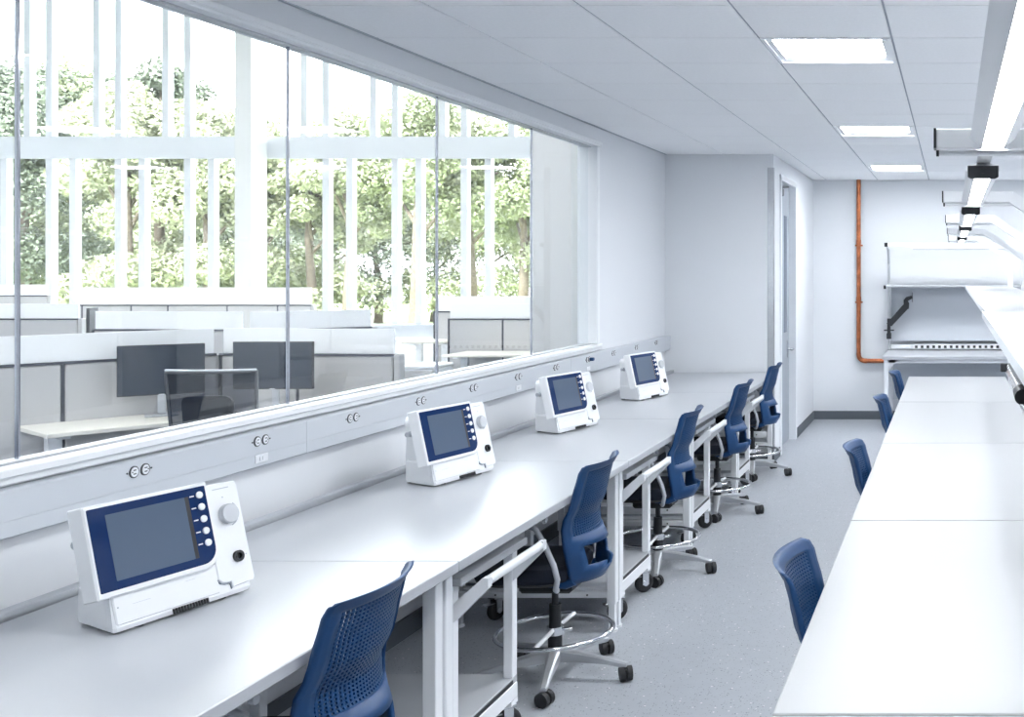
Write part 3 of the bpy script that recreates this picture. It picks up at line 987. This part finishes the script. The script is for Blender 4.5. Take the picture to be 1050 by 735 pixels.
DV = [(-2.238, 3.035, 76.5, 'largest white medical device with navy screen panel, closest to the camera'),
      (-2.325, 4.955, 77.5, 'white medical device with navy screen panel, second along the window tables'),
      (-2.330, 6.480, 76.0, 'white medical device with navy screen panel, third along the window tables'),
      (-2.318, 8.065, 75.0, 'smallest white medical device with navy screen panel, last before the stub wall')]
for k, (x, y, a, lb) in enumerate(DV):
    r = d0 if k == 0 else dup(d0)
    r.location = (x, y, TZ); r.rotation_euler = (0, 0, math.radians(a))
    tag(r, lb, 'medical device', 'medical devices on the window tables')

# ------------------------------------------------------------ centre row: overhead frames, shelf and bench lights
FY = [2.285, 4.10, 5.90, 7.75, 9.60]
def light_frame():
    r = empty('overhead_frame')
    x = .515
    B('post', M['white'], r, (x - .020, x + .020, -.022, .026, 0, 1.865), b=.003)
    q = MB()
    q.plate([(.545, 1.875), (.525, 1.850), (.215, 2.052), (.230, 2.094)], lambda u, v, n: (u, n, v), -.024, .024, b=.002)
    q.build('diagonal_arm', M['white'], r)
    B('cross_arm', M['white'], r, (-.034, .228, -.022, .022, 2.053, 2.094), b=.002)
    B('end_cap', M['black'], r, (-.039, -.034, -.023, .023, 2.053, 2.095))
    q = MB(); q.cyl((-.028, 0, 2.0445), (.30, 0, 2.0445), .006, n=10); rr = q.build('rail', M['white'], r)
    q = MB(); q.cyl((-.034, 0, 2.0445), (-.028, 0, 2.0445), .0068, n=10); q.build('rail_cap', M['black'], rr)
    return r
f0 = light_frame()
fn = ['white overhead light frame with the biggest cross arm and black end cap', 'second white overhead light frame along the centre row',
      'third white overhead light frame along the centre row', 'fourth white overhead light frame, next to last before the workbench',
      'white overhead light frame at the end of the centre row']
for k, y in enumerate(FY):
    r = f0 if k == 0 else dup(f0)
    r.location = (0, y, 0)
    tag(r, fn[k], 'frame', 'overhead frames of the centre row')
sn = ['white overhead shelf board cut off by the picture edge', 'white overhead shelf board past the first joint', 'white overhead shelf board past the second joint', 'white overhead shelf board at the end by the workbench']
SY = [1.2, 3.72, 5.60, 7.50, 9.30]
for k in range(4):
    x0 = .105 if k == 0 else .116
    r = empty('shelf_board', (x0, SY[k], 1.64), label=sn[k], cat='shelf', group='overhead shelf boards of the centre row')
    q = MB(); q.box(0, .489 - x0, .002, SY[k + 1] - SY[k] - .002, 0, .016, b=.002); q.build('board', M['top'], r)
    q = MB(); q.box(-.004, 0, .002, SY[k + 1] - SY[k] - .002, -.006, .018, b=.001); q.build('front_edge', M['edge'], r)
    for yy in FY:
        if SY[k] < yy < SY[k + 1]:
            B('support_bracket', M['white'], r, (.04, .487 - x0, yy - SY[k] - .012, yy - SY[k] + .012, -.03, 0))
def bench_light(L):
    r = empty('bench_light')
    q = MB()
    pr = [(-.038, .026), (-.040, .014), (-.019, -.002), (-.019, .010), (.019, .010), (.019, -.002), (.040, .014), (.038, .026), (.02, .030), (-.02, .030)]
    q.loft([[(x, y, z) for x, z in pr] for y in (.014, L - .010)], smooth=False)
    q.build('housing', M['white'], r)
    q = MB(); q.loft([[(x, y, z) for x, z in ((-.0185, .008), (-.0185, .001), (.0185, .001), (.0185, .008))] for y in (.016, L - .012)], smooth=False)
    q.build('diffuser', M['linear'], r)
    for y in (0, L - .010):
        q = MB(); q.plate([(-.036, .024), (-.036, -.002), (-.028, -.006), (.028, -.006), (.036, -.002), (.036, .024)], lambda u, v, n, y=y: (u, y + n, v), 0, .014, b=.002)
        q.cyl((0, y - .002, .009), (0, y, .009), .004, n=8)
        q.build('end_cap', M['black'] if y == 0 else M['white'], r)
    return r
LY = [(.3, 1.94, 'long white bench light with glaring tube cut off by the top edge'), (2.53, 3.66, 'bench light with black end cap hanging past the first cross arm'),
      (4.22, 5.40, 'bench light with black end cap hanging past the second cross arm'), (5.99, 7.15, 'bench light with black end cap hanging past the third cross arm'),
      (7.90, 9.2, 'bench light hanging past the fourth cross arm, last of the line')]
for y0, y1, lb in LY:
    r = bench_light(y1 - y0); r.location = (.072, y0, 2.018)
    tag(r, lb, 'bench light', 'bench lights above the centre row')
    # hanger plates up to the neighbouring cross arm rails
    fy = min(FY, key=lambda f: min(abs(f - y0), abs(f - y1)))
    a, b_ = (y1 - .06, fy - .007) if abs(fy - y1) < abs(fy - y0) else (fy + .007, y0 + .06)
    q = MB(); q.box(-.016, .016, a - y0, b_ - y0, .030, .033); q.box(-.016, .016, a - y0, a - y0 + .003, .0, .033) if False else None
    q.build('hanger_plate', M['alu'], r)
# folding arm under the shelf
r = empty('folding_arm', (.165, 2.1, 1.64), label='chrome and black folding arm hanging under the overhead shelf', cat='arm')
q = MB(); q.box(-.02, .03, .30, .36, -.012, -.0065); q.box(-.004, .012, .31, .35, -.09, -.012, b=.002); q.build('bracket', M['alu'], r)
q = MB(); q.tube([(-.028, .50, -.078), (-.028, .06, -.084)], .0125, 12); q.build('tube', M['chrome'], r)
q = MB(); q.cyl((-.028, .015, -.090), (-.028, .065, -.085), .0155, n=16); q.cyl((-.010, .02, -.080), (.008, .02, -.080), .013, n=12); q.box(-.012, .004, .02, .34, -.080, -.060, b=.003); q.build('joint', M['black'], r)
q = MB(); q.tube([(-.026, .02, -.10), (-.012, -.10, -.125), (-.005, -.28, -.14)], .008, 10); q.build('lower_rod', M['chrome'], r)
q = MB(); q.box(-.050, -.004, .49, .505, -.086, -.066, b=.002); q.build('end_clip', M['darkgrey'], r)

# ------------------------------------------------------------ workbench on the back wall
wb = empty('workbench', (.6, 12.4, 0), label='white workbench with uprights, shelf and grey back panel against the back wall', cat='workbench')
ox = -.6; oy = -12.4
def W(name, m, *bx, b=.003, parent=None):
    q = MB()
    for x0, x1, y0, y1, z0, z1 in bx:
        q.box(x0 + ox, x1 + ox, y0 + oy, y1 + oy, z0, z1, b=b)
    return q.build(name, m, parent or wb)
W('benchtop', M['topgrey'], (-.77, 2.0, 11.88, 12.86, .806, .842))
W('front_rail', M['white'], (-.70, 1.96, 11.93, 11.97, .765, .806))
for x in (-.755, 1.90):
    for y in (11.92, 12.74):
        W('leg', M['white'], (x, x + .05, y, y + .06, 0, .806))
for x in (-.70,):
    q = MB(); q.plate([(x, .806), (x + .11, .806), (x, .70)], lambda u, v, n: (u + ox, n + oy, v), 11.93, 11.97); q.build('gusset', M['white'], wb)
W('shaded_panel', M['panelgrey'], (-.69, 1.88, 12.68, 12.70, .28, .78))  # its grey stands for the shade below the benchtop
for x in (-.765, 1.90):
    W('upright', M['alu'], (x, x + .028, 12.80, 12.85, .842, 2.04))
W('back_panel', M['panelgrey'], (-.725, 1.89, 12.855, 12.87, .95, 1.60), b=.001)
sh = W('upper_shelf', M['topgrey'], (-.77, 2.0, 12.50, 12.86, 1.592, 1.612))
W('shelf_cap', M['black'], (-.795, -.77, 12.52, 12.60, 1.572, 1.614), parent=sh)
tr = W('top_rail', M['white'], (-.74, 2.0, 12.40, 12.45, 2.062, 2.10))
W('rail_cap', M['black'], (-.778, -.74, 12.39, 12.46, 2.058, 2.104), parent=tr)
lb_ = W('light_bar', M['white'], (-.47, .72, 12.33, 12.44, 2.030, 2.060))
W('lens', M['alu'], (-.45, .70, 12.345, 12.425, 2.025, 2.030), parent=lb_, b=0)
for x in (-.752, 1.914):
    q = MB(); q.tube([(x + ox, 12.44 + oy, 2.065), (x + .0 + ox, 12.62 + oy, 2.02), (x + ox, 12.82 + oy, 1.86)], .011, 8)
    q.build('rail_arm', M['alu'], wb)
W('rear_rail', M['white'], (-.73, 1.89, 12.82, 12.855, .862, .905))
r = empty('monitor_arm', (-.745, 12.74, 1.0), label='black articulated monitor arm clamped to the workbench upright', cat='monitor arm')
q = MB(); q.cyl((0, 0, 0), (0, 0, .22), .022, n=14); q.box(-.06, .06, -.012, .02, .075, .090, b=.003); q.box(-.028, .028, -.02, .028, -.02, .05, b=.004); q.box(-.012, .012, .015, .058, .02, .20, b=.002); q.build('clamp', M['black'], r)
q = MB()
q.plate([(-.028, .16), (.032, .13), (.225, .335), (.205, .42), (.15, .365)], lambda u, v, n: (u, n - .02, v), -.022, .022, b=.006); q.build('lower_arm', M['black'], r)
q = MB(); q.plate([(.175, .345), (.235, .335), (.240, .40), (.225, .43), (.275, .455), (.268, .492), (.205, .475), (.175, .44)], lambda u, v, n: (u, n - .05, v), -.02, .02, b=.006); q.build('upper_arm', M['black'], r)
q = MB(); q.box(.275, .282, -.085, -.015, .415, .53, b=.002); q.cyl((.255, -.05, .472), (.276, -.05, .472), .014, n=10); q.build('mounting_plate', M['darkgrey'], r)
r = empty('power_strip', (-.47, 12.805, .858), label='long white power strip with a row of black sockets on the workbench', cat='power strip')
q = MB(); q.box(0, 1.18, -.035, .012, 0, .055, b=.004); q.build('casing', M['white'], r)
s0 = None
for k in range(16):
    if s0 is None:
        q = MB(); q.box(-.016, .016, -.041, -.035, .012, .044, b=.002); s0 = q.build('socket', M['black'], r, (.045 + k * .0685, 0, 0))
    else:
        o = s0.copy(); COL.objects.link(o); o.location = (.045 + k * .0685, 0, 0)
q = MB(); q.box(1.13, 1.18, -.08, -.036, -.012, .03, b=.006); q.build('plug', M['black'], r)

# copper pipe
r = empty('copper_pipe', (-1.12, 12.945, 0), label='copper pipe running down the back wall and bending to the workbench', cat='pipe')
q = MB(); q.cyl((0, 0, .78), (0, 0, CH), .026, n=16); q.build('riser', M['copper'], r)
q = MB(); q.tube([(0, 0, .80)] + [(.075 * (1 - math.cos(t)), 0, .78 - .075 * math.sin(t)) for t in [PI / 2 * k / 6 for k in range(7)]] + [(.10, 0, .705)], .029, 14); q.build('elbow', M['copper'], r)
q = MB(); q.cyl((.08, 0, .705), (1.0, 0, .705), .026, n=16); q.build('branch', M['copper'], r)
for z in (1.42, 2.10):
    q = MB(); q.cyl((0, 0, z), (0, 0, z + .05), .030, n=16); q.build('coupling', M['copper'], r)
    q = MB(); q.cyl((0, 0, z - .025), (0, 0, z - .005), .033, n=16); q.box(-.045, .045, .03, .054, z - .025, z - .005); q.build('pipe_clamp', M['copper'], r)

# ------------------------------------------------------------ office furniture beyond the glass
def partition(p0, p1, seams_, label, zt=1.15, zs=1.343, endcap=True, gap=None, z_low=.06):
    p0 = Vector((*p0, 0)); p1 = Vector((*p1, 0))
    L = (p1 - p0).length
    r = empty('cubicle_partition', p0, math.atan2(p1.y - p0.y, p1.x - p0.x), label=label, cat='partition', group='office partitions')
    ed = [0] + seams_ + [L]
    for a, b_ in zip(ed[:-1], ed[1:]):
        q = MB(); q.box(a + .012, b_ - .012, -.030, .030, .12, zt - .02, b=.008); q.build('fabric_panel', M['fabric'], r)
    q = MB(); q.box(0, L, -.033, .033, zt - .018, zt, b=.002)
    for s in seams_:
        q.box(s - .011, s + .011, -.024, .024, .12, zt - .018)
    q.box(0, L, -.025, .025, .05, .12)
    q.build('dark_rail', M['darktrim'], r)
    q = MB(); q.box(.01, L - .01, -.008, .008, zt, zs, b=.002); q.build('frosted_screen', M['frost'], r)
    if endcap:
        q = MB(); q.box(L, L + .05, -.035, .035, 0, zt, b=.006); q.build('end_post', M['fabric'], r)
    q = MB(); q.box(-.012, 0, -.03, .03, 0, zt, b=.002); q.build('start_post', M['darktrim'], r)
    return r
K = (-5.70, 8.42)
d = Vector((-.57, -.80)).normalized()
A1s = (K[0] + d.x * 2.6, K[1] + d.y * 2.6)
partition(A1s, (K[0] - .02, K[1] - .02), [.42, 1.62, 2.585], 'frosted top partition slanting behind the first office screen', endcap=False)
partition((K[0] + .04, K[1] - .02), (-4.27, 8.31), [.62], 'frosted top partition behind the second office screen')
partition((tx(112, 12.0), 11.8), (tx(250, 11.7), 11.7), [1.1], 'frosted top partition in the second office row, before its gap', endcap=False)
partition((tx(255, 11.6), 11.6), (tx(386, 12.4), 12.3), [.9], 'frosted top partition in the second office row, after its gap')
partition((-14.6, 14.3), (tx(82, 14.3), 14.3), [1.0, 2.3], 'frosted top partition beside the dark screen edge at the third row')
partition((tx(84, 18.4), 18.3), (tx(324, 18.4), 18.3), [.1, .93, 1.55, 2.55, 3.4], 'long low partition in the row before the outer windows', zt=1.20, zs=1.49)
partition((-19.5, 19.0), (tx(50, 19.0), 19.0), [1.2, 2.4], 'partition near the outer windows at the picture edge', zt=1.34, zs=1.53)
partition((tx(461, 14.3), 14.3), (-4.75, 14.25), [.72, 1.5], 'frosted top partition with a desk, beside the grey office column', zt=1.15, zs=1.343, endcap=False)
partition((tx(446, 16.8), 16.8), (-5.2, 16.8), [.7, 1.5], 'partition set behind the one beside the grey office column', zt=1.15, zs=1.38, endcap=False)

def office_desk(loc, rz, w_, dp, label, legs=True):
    r = empty('office_desk', loc, rz, label=label, cat='desk', group='office desks')
    q = MB(); q.box(-w_ / 2, w_ / 2, -dp / 2, dp / 2, .700, .730, b=.004); q.build('desktop', M['cream'], r)
    for x in (-w_ / 2 + .12, w_ / 2 - .12):
        q = MB(); q.box(x - .04, x + .04, -.04, .04, .03, .70, b=.004); q.box(x - .03, x + .03, -dp / 2 + .06, dp / 2 - .06, 0, .03, b=.004); q.box(x - .03, x + .03, -dp / 2 + .08, dp / 2 - .08, .675, .70)
        q.build('leg', M['white'], r)
    return r
da = math.atan2(.80, .57)
office_desk((-5.84, 7.62, 0), da, 1.02, .64, 'cream desk standing free in front of the slanting partition')
office_desk((-4.76, 7.90, 0), 0, .92, .70, 'cream desk half hidden behind the mesh office chair')
office_desk((-5.51, 13.86, 0), 0, 1.70, .70, 'cream desk in front of the partition by the grey office column')
office_desk((tx(440, 16.2), 16.3, 0), 0, .62, .62, 'small cream desk behind the white drawer pedestal')

def office_monitor(loc, rz, w_, h_, label):
    r = empty('office_monitor', loc, rz, label=label, cat='monitor', group='office monitors')
    q = MB(); q.box(-w_ / 2, w_ / 2, -.012, .022, .20, .20 + h_, b=.003); s = q.build('housing', M['black'], r)
    q = MB(); q.box(-w_ / 2 + .004, w_ / 2 - .004, -.0135, -.012, .208, .196 + h_); q.build('screen', M['monitor'], s)
    q = MB(); q.box(-.018, .018, -.0145, -.0125, .2015, .2065); q.build('badge', M['white'], s)
    q = MB(); q.box(-.025, .025, .022, .04, .058, .20 + h_ * .5, b=.003); q.build('stand', M['alu'], r)
    q = MB(); q.box(-.10, .10, -.06, .10, .045 if loc[2] < .7 else 0, .057 if loc[2] < .7 else .012, b=.004); q.build('foot', M['alu'], r)
    return r
office_monitor((-5.77, 7.90, .685), da - .30, .52, .365, 'dark office screen before the slanting partition')
office_monitor((-4.93, 7.86, .73), .03, .565, .345, 'dark office screen behind the second glass pane joint')
r = office_monitor((tx(95, 14.9), 14.9, .73), 2.05, .50, .34, 'dark screen seen edge-on past the third row partition')
office_desk((tx(80, 14.9), 14.95, 0), 0, 1.2, .70, 'cream desk below the screen seen edge-on')

# mesh office chair
r = empty('office_chair', (-4.62, 6.95, -.0), math.radians(6), label='office chair with see-through dark mesh back facing the screens', cat='chair')
def OB(u, z, n=0):
    k = (z - .62) / .56
    return (u * (.245 + .02 * k), -.24 - .05 * k + .05 * u * u - n + .0, z)
q = MB()
us = [-1 + .1 * i for i in range(21)]; zs = [.66 + .05 * i for i in range(11)]
vs = [OB(u, z) for z in zs for u in us]
q.add(vs, [(j * 21 + i, j * 21 + i + 1, (j + 1) * 21 + i + 1, (j + 1) * 21 + i) for j in range(10) for i in range(20)], 0, True)
q.build('mesh_back', M['mesh'], r)
q = MB()
rim = [OB(-1, z) for z in zs] + [OB(u, 1.165) for u in us[1:]] + [OB(1, z) for z in reversed(zs[:-1])] + [OB(u, .66) for u in reversed(us[1:-1])]
q.tube(rim, .010, 8, closed=True)
q.build('back_rim', M['darkgrey'], r)
q = MB(); q.tube([OB(u, 1.175) for u in us], .008, 8); q.build('top_rail', M['alu'], r)
q = MB(); q.plate(rrect(-.15, .15, .66, 1.02, .05), lambda u, v, n: OB(u / .26, v, n), .012, .03); q.build('lumbar_plate', M['black'], r)
q = MB(); q.tube([(0, -.28, .75), (0, -.27, .55), (0, -.12, .44), (0, 0, .43)], .025, 8)
for sx in (-1, 1):
    q.tube([(sx * .20, -.2, .42), (sx * .30, -.12, .50), (sx * .30, -.05, .66)], .014, 8); q.box(sx * .30 - .04, sx * .30 + .04, -.16, .10, .66, .69, b=.01)
q.build('armrest', M['darkgrey'], r)
q = MB(); q.loft([[(x, y, z) for x, y in rrect(-.25 * s, .25 * s, -.22 * s, .26 * s, .08)] for s, z in ((.9, .43), (1, .445), (1, .475), (.9, .495))]); q.build('seat', M['darkgrey'], r)
q = MB(); q.cyl((0, 0, .10), (0, 0, .43), .028, n=12); q.build('gas_column', M['black'], r)
for k in range(5):
    a = k * 2 * PI / 5
    q = MB(); q.tube([(0, 0, .10), (.30 * math.cos(a), .30 * math.sin(a), .075)], [.028, .018], 8); lg = q.build('base_leg', M['darkgrey'], r)
    q = MB(); q.cyl((.30 * math.cos(a) - .02, .30 * math.sin(a), .030), (.30 * math.cos(a) + .02, .30 * math.sin(a), .030), .030, n=12); q.cyl((.30 * math.cos(a), .30 * math.sin(a), .03), (.30 * math.cos(a), .30 * math.sin(a), .08), .008, n=8); q.build('caster', M['rubber'], lg)

# pedestal and convectors
r = empty('drawer_pedestal', (tx(446, 13.3), 13.2, 0), label='white drawer pedestal with cushion top beyond the glass', cat='pedestal')
q = MB(); q.box(-.21, .15, -.25, .25, .03, .60, b=.006); q.build('carcass', M['white'], r)
for z0, z1 in ((.05, .30), (.31, .585)):
    q = MB(); q.box(-.20, .14, -.262, -.25, z0, z1, b=.003); dd = q.build('drawer', M['fabric'], r)
    q = MB(); q.box(-.10, .04, -.268, -.262, z1 - .05, z1 - .035); q.build('handle', M['alu'], dd)
q = MB(); q.box(-.22, .16, -.26, .26, .60, .65, b=.015); q.build('cushion', M['frost'], r)
r = empty('convector_bench', (-9.5, 19.9, 0), label='low white convector bench below the outer windows', cat='convector')
q = MB(); q.box(-8, 6.4, -.2, .2, .05, .50, b=.01); q.build('casing', M['white'], r)
q = MB()
for k in range(3):
    q.box(-8, 6.4, -.215, -.2, .12 + k * .11, .19 + k * .11, b=.003)
q.build('louvre', M['white'], r)
q = MB(); q.box(-8, 6.4, -.24, .2, .50, .53, b=.004); q.build('bench_top', M['whiteframe'], r)
q = MB()
for k in range(9):
    q.box(-7.9 + k * 1.75, -7.8 + k * 1.75, -.15, .15, 0, .05)
q.build('foot', M['darkgrey'], r)

# added lamps, out of view, in rows above the office to brighten it
for i, x in enumerate((-5.5, -9.5, -13.5, -17.5)):
    for j, y in enumerate((0.0, 5.0, 10.0, 15.0)):
        r = empty('office_fill_light', (x, y, 7.2), label='long pendant light added high above the office, outside the picture', cat='pendant light', group='office pendant lights')
        q = MB(); q.box(-.6, .6, -.15, .15, 0, .05, b=.005); q.build('housing', M['white'], r)
        q = MB(); q.box(-.58, .58, -.13, .13, -.006, 0); q.build('diffuser', M['fill'], r)
        q = MB(); q.cyl((-.4, 0, .05), (-.4, 0, .80), .004, n=6); q.cyl((.4, 0, .05), (.4, 0, .80), .004, n=6); q.build('cable', M['alu'], r)
